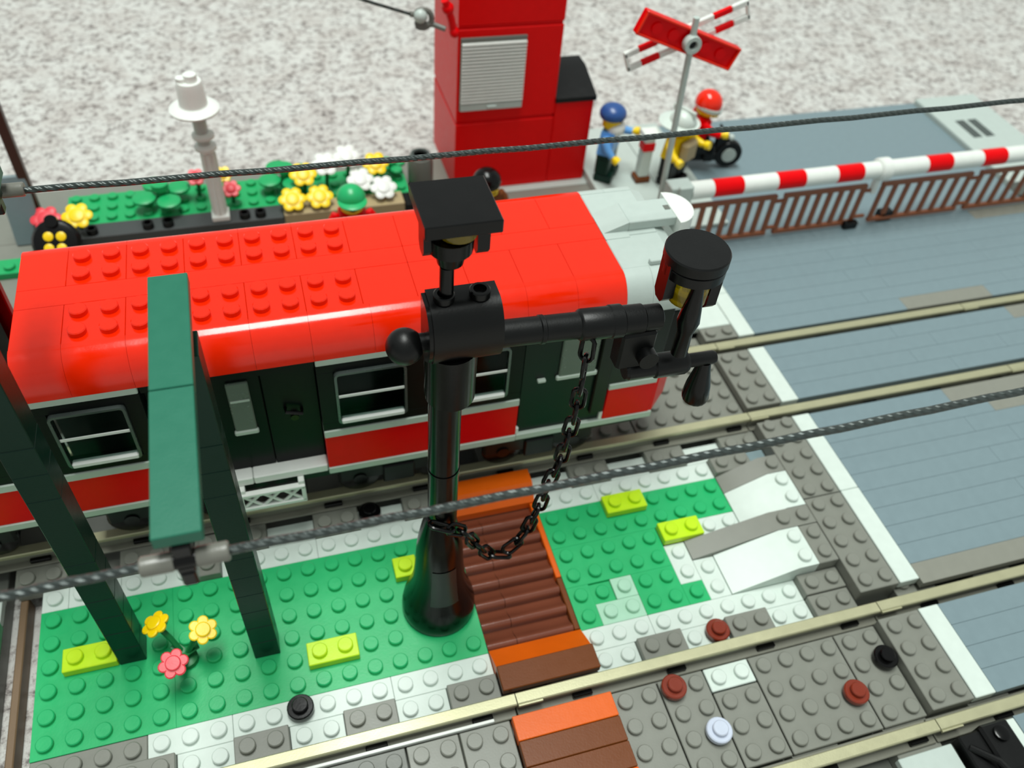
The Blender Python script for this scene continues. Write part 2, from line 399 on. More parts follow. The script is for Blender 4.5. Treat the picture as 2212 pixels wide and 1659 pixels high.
part('edge_board', MB().box(17.0, 21.0, -2.02, -1.0, .54, .9, .03), 'brown', bw)
part('ramp', MB().prism([(6.6, -.3), (6.6, .14), (6.98, .6), (6.98, -.3)], 17.02, 20.98, 'x'), 'orange', bw, 'orange sloping end board')
part('edge_board', MB().prism([(6.98, .54), (6.98, .61), (7.2, .88), (7.96, .88), (7.96, .54)], 17.02, 20.98, 'x'), 'orange', bw)
bw2 = thing('crossing_deck', 'orange and brown crossing boards between the front rails', 'crossing', (19, -5, .47))
for a, b_, mt in ((-4.02, -3.08, 'orange'), (-4.98, -4.04, 'brown'), (-5.94, -5.0, 'brown'), (-6.9, -5.96, 'orange')):
    part('board', MB().box(17.02, 20.98, a, b_, .47, 1.0, .025), mt, bw2)

# brown beam in the module gap and the neighbouring module
single('joint_strip', MB().box(-.98, -.68, -10, 7.2, -1.28, -.43, .04), 'beam_brown', 'thin brown beam lying in the gap at the lawn end', 'strip', (-.83, -1.4, -1.28))
nb = thing('lawn', 'second lawn module with a lime plate beyond the brown beam', 'lawn', (-4, 3, -.42))
plate(nb, -6, -1.5, 0, 6, 0, 'green', studs=False); plate(nb, -6, -1.5, 6, 7, 0, 'white', studs=False); plate(nb, -6, -1.5, -1, 0, 0, 'white', studs=False)
plate(nb, -3.5, -1.5, 4, 5, .4, 'lime')

# black signal gadget at the near road corner
sg = thing('track_switch', 'black track switch with lever beside the front track', 'switch', (34, -9, -.02))
plate(sg, 30.6, 33, -10, -8.2, .9, 'light_grey', h=.34, studs=False, name='tile')
part('body', MB().box(33.2, 34.6, -10.6, -8.1, .56, 1.2, .06).box(34.1, 35.4, -9.8, -8.0, .56, 1.4, .1), 'soft_black', sg)
part('pivot', MB().lathe([(.3, 1.35), (.3, 1.55), (.24, 1.58)], (34.75, -8.5, 0), 16), 'black', sg)
part('lever', MB().tube([(33.4, -8.6, 1.2), (34.0, -9.4, 1.5), (34.2, -10.6, 1.7)], .14, 10), 'soft_black', sg)
plate(sg, 35.1, 36, -9.8, -8.0, RZ, 'white', h=.4, studs=False, name='kerb_tile')

# ------------------------------------------------------------------ flowers on the lawn
def flower_head(c, nrm, mt, parent, r=.52):
    q = Vector(nrm).normalized().to_track_quat('Z', 'Y').to_matrix().to_4x4()
    M_ = Matrix.Translation(c) @ q
    mb = MB()
    for k in range(6):
        a = k * PI / 3
        mb.lathe([(.36 * r, 0), (.4 * r, .04), (.4 * r, .1), (.32 * r, .14)], (math.cos(a) * r * .66, math.sin(a) * r * .66, 0), 12)
    mb.lathe([(.6 * r, .0), (.62 * r, .16)], (0, 0, 0), 18); mb.xf(M_)
    h = part('flower', mb, mt, parent)
    mb = MB().lathe([(.54 * r, .1), (.54 * r, .22), (.46 * r, .25)], (0, 0, 0), 18).xf(M_); part('flower_centre', mb, mt, h)
    return h
pf = thing('flower', 'plant with two yellow and one coral red flower on the lawn', 'flowers', (5.5, 3.4, 0))
heads = [((4.72, 3.4, 1.75), (-.35, .1, 1), 'yellow'), ((6.4, 2.7, 1.85), (.15, -.3, 1), 'yellow'), ((5.3, 1.65, 1.75), (.05, -.3, 1), 'coral')]
mb = MB().lathe([(.42, 0), (.42, .25), (.2, .35)], (5.5, 2.6, .01), 14)
for c, n_, _ in heads:
    a = Vector((5.5, 2.6, .3)); mb.tube([a, a.lerp(Vector(c), .5) + Vector((0, 0, .25)), Vector(c) - Vector((0, 0, .02))], .11, 8)
for ang in (0.3, 2.4, 4.4):
    mb.box(0, .7, -.18, .18, .35, .43, .03, mat=Matrix.Translation((5.5, 2.6, .2)) @ Matrix.Rotation(ang, 4, 'Z') @ Matrix.Rotation(-.3, 4, 'Y'))
part('stem', mb, 'leaf', pf)
for c, n_, mt in heads: flower_head(c, n_, mt, pf)

# ------------------------------------------------------------------ catenary masts
def mast(x, y, s, label):
    t = thing('catenary_mast', label, 'mast', (x + .5, y + .5, 0), 'green overhead line masts')
    z = .006
    hs = [1.2, 1.2, 1.2, 1.2, 1.2, 1.2, 3.6, 1.2, 1.2, 3.6]
    for h in hs:
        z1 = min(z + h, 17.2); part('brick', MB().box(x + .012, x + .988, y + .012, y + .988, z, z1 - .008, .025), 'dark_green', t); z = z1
    y_in, y_out = (y + 2, y - 6.15) if s < 0 else (y - 1, y + 7)
    a, b_ = min(y_in, y_out), max(y_in, y_out)
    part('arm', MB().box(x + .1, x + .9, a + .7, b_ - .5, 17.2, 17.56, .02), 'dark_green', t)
    mid = (a + b_) / 2
    for c, d in ((a, mid), (mid, b_)): part('arm_tile', MB().box(x + .01, x + .99, c + .015, d - .015, 17.57, 17.93, .02), 'dark_green_lit', t, 'dark green tile with its lit top put into the colour')
    yw = y_out + (.05 if s < 0 else -.05)
    h = part('hanger', MB().box(x + .3, x + .7, yw - .1, yw + .5, 17.1, 17.56, .04).box(x + .34, x + .66, yw - .24, yw + .16, 16.3, 16.8, .05).box(x + .32, x + .68, yw - .2, yw + .2, 16.75, 16.95, .03).lathe([(.2, -.3), (.2, .3)], (x + .5, yw, 17.0), 14, 'x'), 'black', t)
    for sg_ in (-1, 1):
        part('insulator', MB().lathe([(.2, 0), (.22, .05), (.22, .62), (.19, .66)], (x + .5 + sg_ * .22, yw, 17.22 - .22), 16, 'x', mat=Matrix.Rotation(PI if sg_ < 0 else 0, 4, 'Z')), 'insulator', t, 'smoky grey tube')
    return yw
yw1 = mast(8, 2, -1, 'dark green mast with its arm reaching over the empty front track')
yw2 = mast(3, 3, 1, 'dark green mast with its arm reaching over the red train')
def wire(path, label):
    single('overhead_wire', MB().tube(path, .105, 10), 'cable', label, 'wire', path[0], 'overhead wires')
def sag(x0, x1, y, z0, d, n=40, extra=0):
    return [(x0 + (x1 - x0) * i / n, y, z0 + extra * i / n - d * 4 * (i / n) * (1 - i / n) + .02 * math.sin(i * 2.1)) for i in range(n + 1)]
wire(sag(9.3, 44, yw1, 17.0, .12, extra=.55), 'dark braided wire from the mast over the empty front track to beyond the road')
wire(sag(-12, 7.7, yw1, 17.0, .12), 'dark braided wire over the front track past the lawn end')
wire(sag(4.3, 62, yw2, 16.95, .28, extra=.2), 'dark braided wire above the red train and the barrier')

# ------------------------------------------------------------------ black street lamp
LX, LY = 15.62, 2.6
sl = thing('street_lamp', 'black ornate street lamp with two lamp heads on the lawn', 'street lamp', (LX - .1, LY, 0))
prof = [(1.46, .0), (1.5, .15), (1.5, .5), (1.44, .9), (1.3, 1.35), (1.16, 1.8), (1.04, 2.4), (.98, 3.0), (.93, 3.8), (.88, 4.6), (.8, 5.3), (.7, 5.9), (.6, 6.4), (.55, 6.6)]
part('base', MB().lathe(prof, (LX - .1, LY, .005), 36), 'black', sl, sharp=50)
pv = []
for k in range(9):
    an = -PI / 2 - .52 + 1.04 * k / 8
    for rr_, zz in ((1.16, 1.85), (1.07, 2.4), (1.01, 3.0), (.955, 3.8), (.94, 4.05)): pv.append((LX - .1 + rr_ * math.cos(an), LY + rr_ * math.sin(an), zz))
part('base_reflection', MB().add(pv, [(k * 5 + i, k * 5 + 5 + i, k * 5 + 6 + i, k * 5 + 1 + i) for k in range(8) for i in range(4)]), 'reflection_black', sl, 'painted reflection on the lamp base', sharp=60)  # thin added patch, its colour paints a reflection on the glossy cone
part('pole', MB().lathe([(.53, 6.5), (.53, 13.4)], (LX - .02, LY, 0), 28).lathe([(.56, 9.4), (.56, 9.5)], (LX - .02, LY, 0), 28), 'black', sl)
part('pole_socket', MB().lathe([(.62, 13.0), (.78, 13.15), (.8, 15.2)], (LX + .12, LY, 0), 28), 'black', sl)
bx0, bx1 = 14.95, 17.08
pr = [(LY + .5, 17.05), (LY + .5, 14.9), (LY - .1, 14.75)] + [(LY - .02 - .8 * math.cos(a), 15.95 + 1.1 * math.sin(a)) for a in [-1.15 + 2.65 * i / 16 for i in range(17)]]
part('bracket', MB().prism(pr, bx0 + .12, bx1, 'x'), 'soft_black', sl, sharp=30)
part('bracket_cap', MB().prism([(y_ * .93 + LY * .07, z_ * .93 + 15.9 * .07) for y_, z_ in pr], bx0, bx0 + .12, 'x'), 'black', sl, sharp=30)
for xx in (15.5, 16.52): part('bracket_stud', MB().lathe([(.3, 17.05), (.3, 17.24), (.27, 17.27), (.19, 17.27), (.17, 17.12)], (xx, LY, 0), 20), 'black', sl)
part('ball_end', MB().sphere((14.36, LY - .1, 15.55), .55, 28, k=16), 'soft_black', sl, sharp=60)
part('ball_neck', MB().lathe([(.3, 0), (.26, .4)], (14.75, LY - .1, 15.6), 14, 'x'), 'soft_black', sl)
tilt = Matrix.Rotation(.05, 4, 'Y')
part('arm', MB().lathe([(.42, 0), (.42, 1.35), (.45, 1.38), (.45, 1.5), (.42, 1.53), (.42, 2.6), (.47, 2.64), (.5, 2.7), (.5, 3.6), (.53, 3.65), (.53, 4.0), (.47, 4.05), (.47, 4.7), (.42, 4.75), (.42, 5.3), (.34, 5.35)], (17.05, LY, 15.4), 24, 'x', mat=tilt), 'soft_black', sl, sharp=30)
part('arm_hook', MB().box(21.1, 22.3, LY - .35, LY + .3, 13.3, 14.8, .08).lathe([(.33, -.5), (.33, .5)], (22.0, LY - .2, 13.9), 18, 'y'), 'soft_black', sl)
part('nozzle', MB().lathe([(.3, 0), (.36, .1), (.36, 1.0), (.42, 1.05), (.42, 2.1), (.34, 2.25), (.24, 2.3), (.24, 3.2), (.2, 3.3)], (21.5, LY - .15, 13.05), 20, 'x', mat=Matrix.Rotation(.02, 4, 'Y')), 'soft_black', sl, sharp=30)
part('nozzle_grip', MB().lathe([(.45, 0), (.48, .15), (.42, .7), (.28, 1.4), (.22, 1.8)], (24.5, LY - .2, 11.1), 18, mat=Matrix.Rotation(-.04, 4, 'Y')), 'black', sl)
def lamp_head(x, y, z, square):
    if square:
        part('lamp_rod', MB().lathe([(.24, z - 3.0), (.2, z - 2.85), (.2, z - 1.95)], (x - .22, y - .15, 0), 18), 'black', sl)
        part('lamp_cup', MB().lathe([(.2, z - 2.0), (.36, z - 1.85), (.42, z - 1.55), (.6, z - 1.4), (.62, z - .95)], (x - .12, y - .1, 0), 22), 'black', sl)
        part('bulb', MB().lathe([(.3, z - .98), (.52, z - .9), (.5, z - .72), (.55, z - .68), (.55, z - .6)], (x + .05, y - .12, 0), 22), 'trans_yellow', sl, 'transparent yellow lamp lens')
    else:
        part('lamp_rod', MB().lathe([(.27, z - 3.6), (.25, z - 2.7), (.36, z - 2.2), (.3, z - 1.7), (.2, z - 1.0), (.18, z - .82)], (x - .12, y - .72, 0), 18), 'black', sl)
        part('bulb', MB().lathe([(.35, z - 1.95), (.6, z - 1.8), (.62, z - 1.3), (.58, z - 1.2), (.58, z - .8)], (x - .02, y - .1, 0), 22), 'trans_yellow', sl, 'transparent yellow lamp lens')
    for sg_ in (-1, 1):
        xx = x + sg_ * (.72 if square else .8); zl = z - ((1.62 if sg_ > 0 else 1.5) if square else (2.3 if sg_ > 0 else 1.75))
        mb = MB().prism([(y - .32, z - .3), (y + .3, z - .3), (y + .3, zl + .2), (y + .15, zl), (y - .17, zl), (y - .32, zl + .2)], xx - .17, xx + .17, 'x')
        part('lamp_clip', mb, 'black', sl)
    if square:
        part('lamp_top', MB().box(x - 1, x + 1, y - 1, y + 1, z - .4, z, .03), 'black', sl, 'square black tile on top of the lamp')
        part('lamp_plate', MB().box(x - .85, x + .85, y - .5, y + .5, z - .62, z - .41, .03), 'black', sl)
    else:
        part('lamp_top', MB().lathe([(.96, z - .4), (1, z - .36), (1, z - .05), (.96, z)], (x, y, 0), 36), 'soft_black', sl, 'round black tile on top of the lamp')
        part('lamp_plate', MB().lathe([(.9, z - .8), (.98, z - .76), (.98, z - .44), (.94, z - .41)], (x, y, 0), 36), 'black', sl)
lamp_head(15.8, 2.8, 20.12, True)
lamp_head(23.25, 2.85, 17.45, False)

# chain
chn = thing('chain', 'black plastic chain hanging from the lamp arm to its pole', 'chain', (19.9, 2.3, 14.9))
cp = [(19.95, 2.25, 14.75), (19.93, 2.2, 14.2), (19.91, 2.1, 13.2), (19.88, 2.1, 11.7), (19.67, 2.1, 9.4), (19.38, 2.1, 8.1), (19.17, 2.1, 6.8), (18.77, 2.1, 5.2), (18.3, 2.1, 4.3), (17.86, 2.1, 3.8), (17.4, 2.1, 4.0), (16.9, 2.05, 4.8), (16.5, 1.95, 5.7), (16.1, 1.85, 6.5), (15.6, 1.75, 6.95), (15.0, 2.0, 7.1)]
cv = [Vector(p) for p in cp]
def along(d):
    for a, b_ in zip(cv, cv[1:]):
        l = (b_ - a).length
        if d <= l: return a.lerp(b_, d / l), (b_ - a).normalized()
        d -= l
    return None
d = .2; k = 0
while along(d):
    p, t = along(d)
    q = t.to_track_quat('X', 'Z').to_matrix().to_4x4(); M_ = Matrix.Translation(p) @ q @ Matrix.Rotation(PI / 2 * (k % 2) + .4, 4, 'X')
    pts = [(.21 * math.sin(2 * PI * i / 16) + (.24 if math.sin(2 * PI * i / 16) >= 0 else -.24), .21 * math.cos(2 * PI * i / 16), 0) for i in range(16)]
    part('chain_link', MB().tube([M_ @ Vector(x_) for x_ in pts], .075, 8, closed=True), 'black', chn)
    d += .7; k += 1

# ------------------------------------------------------------------ red train
Y0, Y1 = 7.5, 14.5
def roofcurve(x0, x1, z_top=11.95, zb=10.45, back=False):
    n = 12; s_ = -1 if not back else 1; yb = Y0 if not back else Y1
    yc_ = yb - s_ * 1.0
    pf_ = [(yc_ + s_ * math.sin(a) * 1.02, zb + .02 + (z_top - zb - .02) * math.cos(a)) for a in [PI / 2 * i / n for i in range(n + 1)]]
    pf_ = [(yc_ - s_ * .02, zb)] + [(yc_ - s_ * .02, z_top)] + pf_[1:] + [(yb + s_ * .02, zb)]
    return MB().prism(pf_, x0 + .004, x1 - .004, 'x')
def railcar(xl, xr, label, main):
    t = thing('train_car', label, 'train car', ((xl + xr) / 2, 11, 1.1), 'red railcars')
    ZT = 11.95
    # roof pieces
    def roof_plates(xs):
        for a, b_ in zip(xs, xs[1:]):
            for c, dd in ((8.5, 10.5), (11.5, 13.5)):
                mb = MB().box(a + .005, b_ - .005, c + .005, dd - .005, ZT - .4, ZT, .014)
                for i in range(int(round(b_ - a))):
                    for j in range(2): mb.stud(a + .5 + i, c + .5 + j, ZT)
                part('roof_plate', mb, 'red', t)
    def roof_tiles(xs, strips=((8.5, 10.5), (11.5, 13.5))):
        for a, b_ in zip(xs, xs[1:]):
            for c, dd in strips: part('roof_tile', MB().box(a + .005, b_ - .005, c + .005, dd - .005, ZT - .4, ZT, .014), 'red', t)
    if main:
        roof_tiles([xl, 4.0]); roof_plates([4, 6, 8, 10, 12, 14]); roof_tiles([14, 16, 18, 20, 22, 24])
        roof_tiles([xl, 8, 16, 24], ((10.5, 11.5),))
        cur = [xl, 4, 6, 10, 12, 14.2, 16.5, 20, 22, 24]
    else:
        roof_tiles([xl, xl + 4, xr]); roof_tiles([xl, xr], ((10.5, 11.5),)); cur = [xl, xr - 4, xr]
    for a, b_ in zip(cur, cur[1:]):
        part('roof_slope', roofcurve(a, b_), 'red', t, sharp=25); part('roof_slope', roofcurve(a, b_, back=True), 'red', t, sharp=25)
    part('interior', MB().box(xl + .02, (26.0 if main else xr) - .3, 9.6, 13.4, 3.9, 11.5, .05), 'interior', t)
    part('floor_pan', MB().box(xl + .1, (26.0 if main else xr) - .1, Y0 + .2, Y1 - .2, 3.4, 3.9, .05), 'soft_black', t)
    part('rear_side', MB().box(xl + .05, (26.0 if main else xr) - .05, Y1 - .4, Y1, 3.9, 10.45, .05), 'dark_red', t)
    return t
def wall(t, x0, x1, wins, front=None, slit=True):
    """Window wall section: grey trims, red skirt, black band with clear windows."""
    part('skirt_trim', MB().box(x0, x1, Y0 - .06, Y0 + .6, 3.83, 4.2, .03), 'trim_grey', t)
    part('skirt_panel', MB().box(x0 + .01, x1 - .01, Y0, Y0 + .6, 4.2, 6.12, .02), 'dark_red', t)
    part('waist_trim', MB().box(x0, x1, Y0 - .06, Y0 + .6, 6.13, 6.52, .03), 'trim_grey', t)
    if slit: part('cornice_trim', MB().box(x0, x1, Y0 - .02, Y0 + .6, 10.14, 10.46, .03), 'trim_grey', t)
    else: part('cornice_trim', MB().box(x0, x1, Y0 + .05, Y0 + .6, 10.14, 10.46, .03), 'coach_black', t)
    xs = [x0] + [v for wv in wins for v in wv] + [x1]
    zb, zt = 6.95, 9.75
    mb = MB().box(x0, x1, Y0, Y0 + .5, 6.53, zb, .01).box(x0, x1, Y0, Y0 + .5, zt, 10.13, .01)
    for i in range(0, len(xs), 2): mb.box(xs[i], xs[i + 1], Y0, Y0 + .5, zb, zt, .01)
    part('window_band', mb, 'coach_black', t)
    for a, b_ in wins:
        r = .22
        def rr(e, m_=0):
            P = []
            for cx, cz, s0 in ((b_ - r, zt - r, 0), (a + r, zt - r, PI/2), (a + r, zb + r, PI), (b_ - r, zb + r, 1.5*PI)):
                for q in range(5):
                    an = s0 + q * PI / 8; P.append((cx + (r + e) * math.cos(an), cz + (r + e) * math.sin(an)))
            return P
        n = 20; out, inn = rr(0), rr(-.1)
        v = []; f = []
        for yy in (Y0 - .16, Y0 + .1):
            v += [(p_, yy, q_) for p_, q_ in out] + [(p_, yy, q_) for p_, q_ in inn]
        for i in range(n):
            j = (i + 1) % n
            f += [(i, j, n + j, n + i), (2*n+i, 3*n+i, 3*n+j, 2*n+j), (i, 2*n+i, 2*n+j, j), (n+i, n+j, 3*n+j, 3*n+i)]
        wf = part('window', MB().add(v, f), 'trim_grey', t, 'clear window with rounded corners')
        wf.data.materials.clear(); wf.data.materials.append(MATS['steel'])
        part('pane', MB().prism(rr(-.1), Y0 - .08, Y0 - .02, 'y'), 'glass', wf)
        part('window_rail', MB().box(a + .1, b_ - .1, Y0 - .14, Y0 - .09, 8.42, 8.56, .02), 'pure_white', wf)
        part('window_sill', MB().box(a + .12, b_ - .12, Y0 - .2, Y0 + .1, zb + .02, zb + .26, .05), 'pure_white', wf)
tr = railcar(2.4, 24.0, 'red roofed train car with pale grey cab end beside the black lamp', True)
wall(tr, 2.4, 6.0, [(2.95, 5.45)])
wall(tr, 12.0, 20.0, [(12.6, 15.3), (16.6, 19.4)])
# sliding doors, set back
d1 = part('door', MB().box(6.02, 9.98, 8.1, 8.45, 4.2, 10.4, .03), 'coach_black', tr, 'black sliding door')
part('door_window', MB().box(8.75, 9.55, 7.98, 8.12, 6.6, 9.4, .1), 'frosted', d1); part('window_rail', MB().box(8.8, 9.5, 7.95, 8.0, 8.4, 8.52, .02), 'trim_grey', d1); part('window_sill', MB().box(8.7, 9.6, 7.92, 8.1, 6.55, 6.8, .05), 'trim_grey', d1)
d2 = part('door', MB().box(10.0, 11.98, 8.1, 8.45, 4.2, 10.4, .03), 'coach_black', tr, 'black sliding door')
part('door_handle', MB().tube([(10.7, 8.08, 7.6), (10.7, 7.85, 7.6), (11.3, 7.85, 7.4), (11.3, 8.08, 7.4)], .07, 8).lathe([(.16, -.12), (.16, .0)], (11.0, 8.05, 7.1), 12, 'y'), 'black', d2)
part('door_header', MB().box(6.02, 11.98, 7.6, 8.4, 10.0, 10.45, .03), 'coach_black', tr)
part('door_step', MB().box(6.02, 9.0, 7.55, 8.4, 3.9, 4.35, .05).box(9.02, 11.98, 7.55, 8.4, 3.9, 4.35, .05), 'pure_white', tr)
# boarding step lattice
mb = MB().box(8.3, 10.95, 7.2, 7.45, 3.5, 3.68, .03).box(8.3, 10.95, 7.2, 7.45, 2.6, 2.8, .03)
for xx in (8.3, 10.78): mb.box(xx, xx + .17, 7.2, 7.45, 2.7, 3.6, .03)
for k in range(3):
    a = 8.4 + .8 * k
    mb.tube([(a, 7.32, 2.72), (a + .8, 7.32, 3.58)], .07, 8); mb.tube([(a, 7.32, 3.58), (a + .8, 7.32, 2.72)], .07, 8)
part('step_lattice', mb, 'pure_white', tr, 'white crossed lattice step')
part('step_bracket', MB().box(8.3, 8.6, 7.3, 8.2, 3.4, 3.9, .03).box(10.7, 10.95, 7.3, 8.2, 3.4, 3.9, .03), 'pure_white', tr)
# single cab door and the cab side
part('skirt_trim', MB().box(20.0, 26.4, Y0 - .04, Y0 + .6, 3.83, 4.2, .03), 'trim_grey', tr)
d3 = part('door', MB().box(20.05, 23.85, Y0 + .12, Y0 + .5, 4.2, 10.4, .03), 'door_green', tr, 'dark green cab door')
part('door_window', MB().box(21.6, 23.2, Y0 + .0, Y0 + .14, 7.4, 9.6, .1), 'frosted', d3)
part('window_sill', MB().box(21.5, 23.3, Y0 - .04, Y0 + .14, 7.25, 7.5, .06), 'trim_grey', d3)
part('door_handle', MB().box(20.7, 21.05, Y0 - .05, Y0 + .14, 7.3, 7.45, .03), 'trim_grey', d3)
part('door_pillar', MB().box(23.3, 23.95, Y0 - .05, Y0 + .3, 4.75, 10.4, .05), 'soft_black', tr)
part('door_post', MB().box(19.98, 20.12, Y0, Y0 + .4, 4.2, 4.6, .03), 'pure_white', tr); part('door_post', MB().box(23.82, 23.98, Y0, Y0 + .4, 4.2, 4.7, .03), 'pure_white', tr)
part('skirt_panel', MB().box(24.0, 26.25, Y0, Y0 + .6, 4.2, 6.1, .03), 'dark_red', tr)
part('waist_trim', MB().box(24.0, 26.25, Y0 - .04, Y0 + .6, 6.11, 6.45, .03), 'trim_grey', tr)
part('cab_side', MB().box(23.9, 26.2, Y0 + .02, Y0 + .5, 6.46, 10.45, .03), 'door_green', tr)
# cab nose
GZ = 11.95
for a, b_ in ((24.0, 25.1), (25.1, 26.3)):
    part('cab_roof_slope', roofcurve(a, b_), 'light_grey', tr, sharp=25); part('cab_roof_slope', roofcurve(a, b_, back=True), 'light_grey', tr, sharp=25)
for c, dd in ((8.5, 10.5), (10.5, 11.6), (11.6, 13.5)): part('cab_roof_tile', MB().box(24.01, 26.3, c + .01, dd - .01, GZ - .4, GZ, .03), 'light_grey', tr)
nz = [(26.28, GZ - .03), (26.8, GZ - .25), (27.2, GZ - .8), (27.5, GZ - 1.6), (27.5, 9.4), (26.28, 9.4)]
part('cab_brow', MB().prism(nz, 8.4, 13.6, 'y'), 'light_grey', tr, sharp=25)
part('windscreen', MB().prism([(26.28, 9.38), (27.5, 9.38), (27.8, 6.6), (26.28, 6.6)], 8.3, 13.7, 'y'), 'coach_black', tr)
part('cab_front', MB().prism([(26.0, 7.55), (26.4, 7.55), (27.4, 8.5), (27.8, 9.5), (27.8, 12.5), (27.4, 13.5), (26.4, 14.45), (26.0, 14.45)], 4.2, 6.58, 'z'), 'dark_red', tr)
part('cab_fairing', MB().prism([(24.0, 10.35), (25.05, 10.35), (25.05, 11.9), (24.0, 11.9)], GZ, GZ + .02, 'z'), 'light_grey', tr)
part('roof_wedge', MB().prism([(24.0, GZ + .0), (25.1, GZ + .42), (25.1, GZ)], 10.75, 12.1, 'y'), 'light_grey', tr)
part('roof_pod', MB().box(25.1, 27.2, 10.75, 12.1, GZ, GZ + .42, .03), 'light_grey', tr)
part('roof_pod_vent', MB().box(26.9, 27.15, 11.3, 11.6, GZ + .4, GZ + .44, .01), 'dark_grey', tr)
hl = [(27.2, 10.35)] + [(27.2 + .95 * math.cos(a), 11.42 + 1.07 * math.sin(a)) for a in [-PI/2 + PI * i / 14 for i in range(15)]] + [(27.2, 12.5)]
part('headlamp_hood', MB().prism(hl, GZ - .35, GZ + .42, 'z'), 'pure_white', tr, 'white half round headlamp hood', sharp=25)
part('roof_ridge', MB().box(25.15, 26.3, 8.5, 8.72, GZ, GZ + .22, .03), 'light_grey', tr)
# bogies
def bogie(t, xc):
    b_ = part('bogie', MB().box(xc - 2.6, xc + 2.6, 8.3, 8.7, 1.9, 3.2, .1).box(xc - 2.2, xc + 2.2, 8.7, 13.3, 2.4, 3.3, .1).box(xc - .7, xc + .7, 8.15, 8.35, 1.6, 2.7, .08), 'soft_black', t)
    for xx in (xc - 1.7, xc + 1.7):
        for yy in (8.45, 13.1):
            part('wheel', MB().lathe([(.8, 0), (.95, .08), (.95, .2), (.85, .26), (.85, .5)], (xx, yy - .1, 2.05), 22, 'y').lathe([(.3, -.12), (.3, .02)], (xx, yy - .1, 2.05), 12, 'y'), 'black', b_)
for xc in (5.6, 15.0, 21.5): bogie(tr, xc)
tl = railcar(-12.0, 1.1, 'second red roofed train car partly hidden behind the dark green mast', False)
wall(tl, -12.0, 1.05, [(-6.5, -3.7), (-2.6, .5)])
bogie(tl, -3)

# ------------------------------------------------------------------ level crossing barrier
BY = 22.0
br = thing('crossing_barrier', 'red and white barrier pole with a brown hanging fence across the road', 'barrier', (34, BY, 0))
part('pivot', MB().box(33.2, 34.6, BY - .5, BY + .5, .6, 5.7, .06).box(33.6, 34.4, BY - .7, BY - .4, 4.6, 5.8, .05), 'light_grey', br)
reds = [(36.0, 37.9), (40.15, 42.0), (44.2, 46.0), (50.6, 52.4), (54.7, 56.5), (58.8, 60.6)]
xx = 34.6
for a, b_ in reds + [(64, 64)]:
    part('pole_band', MB().lathe([(.52, xx + .005), (.52, a - .005)], (0, BY, 5.1), 22, 'x'), 'pure_white', br, 'white pole band')
    if b_ > a: part('pole_band', MB().lathe([(.525, a), (.525, b_)], (0, BY, 5.1), 22, 'x'), 'dark_red', br, 'red pole band')
    xx = b_
part('pole_joint', MB().lathe([(.6, 47.2), (.7, 47.3), (.7, 47.9), (.6, 48.0)], (0, BY, 5.1), 20, 'x').box(47.35, 47.7, BY - .2, BY + .2, 3.4, 4.8, .05), 'pure_white', br)
FZ0, FZ1 = 1.15, 4.1
for a, b_ in ((34.9, 40.7), (41.2, 47.0), (48.1, 54.9), (55.5, 62.5)):
    fr = part('hanging_fence', MB().box(a, b_, BY - .14, BY + .14, FZ1 - .28, FZ1, .04).box(a, b_, BY - .14, BY + .14, FZ0, FZ0 + .28, .04), 'fence_brown', br, 'brown barred fence panel')
    n_ = 7
    for k in range(n_ + 1):
        px = a + (b_ - a - .32) * k / n_
        part('bar', MB().box(px, px + .32, BY - .1, BY + .1, FZ0 + .24, FZ1 - .24, .04), 'fence_brown', fr)
    if b_ < 60:
        for zz in (FZ1 - .5, FZ0 + .5): part('fence_link', MB().lathe([(.12, b_ - .2), (.12, b_ + .7)], (0, BY, zz), 8, 'x'), 'fence_brown', br)
part('foot', MB().box(46.2, 47.2, BY - .45, BY - .02, RZ + .01, RZ + .5, .08), 'black', br); part('foot', MB().box(49.0, 50.0, BY - .1, BY + .5, RZ + .01, RZ + .7, .08), 'black', br)

# ------------------------------------------------------------------ crossbuck sign
cs = thing('crossing_sign', 'crossed red and white railway sign on a grey post', 'sign', (33.45, 22.9, .6))
HX, HY, HZ = 33.05, 22.9, 13.5
part('post', MB().tube([(33.5, 22.9, .6), (HX, HY + .05, HZ + 1.3)], .17, 14), 'light_grey', cs)
a1 = Matrix.Translation((HX, HY + .35, HZ)) @ Matrix.Rotation(math.radians(22), 4, 'Y')
mb = MB().box(-3.1, 3.1, -.1, .25, -.62, .62, .05).xf(a1)
bd = part('board', mb, 'dark_red', cs, 'red sign board seen from behind')
part('board_rim', MB().box(-3.1, 3.1, -.26, -.1, .5, .62, .03).box(-3.1, 3.1, -.26, -.1, -.62, -.5, .03).box(-3.1, -2.98, -.26, -.1, -.6, .6, .03).box(2.98, 3.1, -.26, -.1, -.6, .6, .03).xf(a1), 'red', bd)
for k in range(5): part('board_tube', MB().lathe([(.3, -.2), (.3, -.08)], ((k - 2) * 1.05, 0, 0), 14, 'y').xf(a1), 'dark_red', bd)
a2 = Matrix.Translation((HX, HY + .75, HZ)) @ Matrix.Rotation(math.radians(-21), 4, 'Y')
seg = [(-3.3, -2.5, 'pure_white'), (-2.5, -1.5, 'dark_red'), (-1.5, 1.6, 'pure_white'), (1.6, 2.6, 'dark_red'), (2.6, 3.5, 'pure_white')]
for a, b_, mt in seg:
    for zz in (-.55, .25): part('striped_bar', MB().box(a, b_, -.12, .12, zz, zz + .32, .04).xf(a2), mt, cs)
part('bar_end', MB().box(3.35, 3.5, -.12, .12, -.5, .5, .03).box(-3.3, -3.15, -.12, .12, -.5, .5, .03).xf(a2), 'pure_white', cs)
hb = part('hub', MB().lathe([(.2, -.12), (.24, -.3), (.44, -.3), (.46, -.26), (.46, .1)], (HX, HY, HZ), 22, 'y'), 'light_grey', cs)
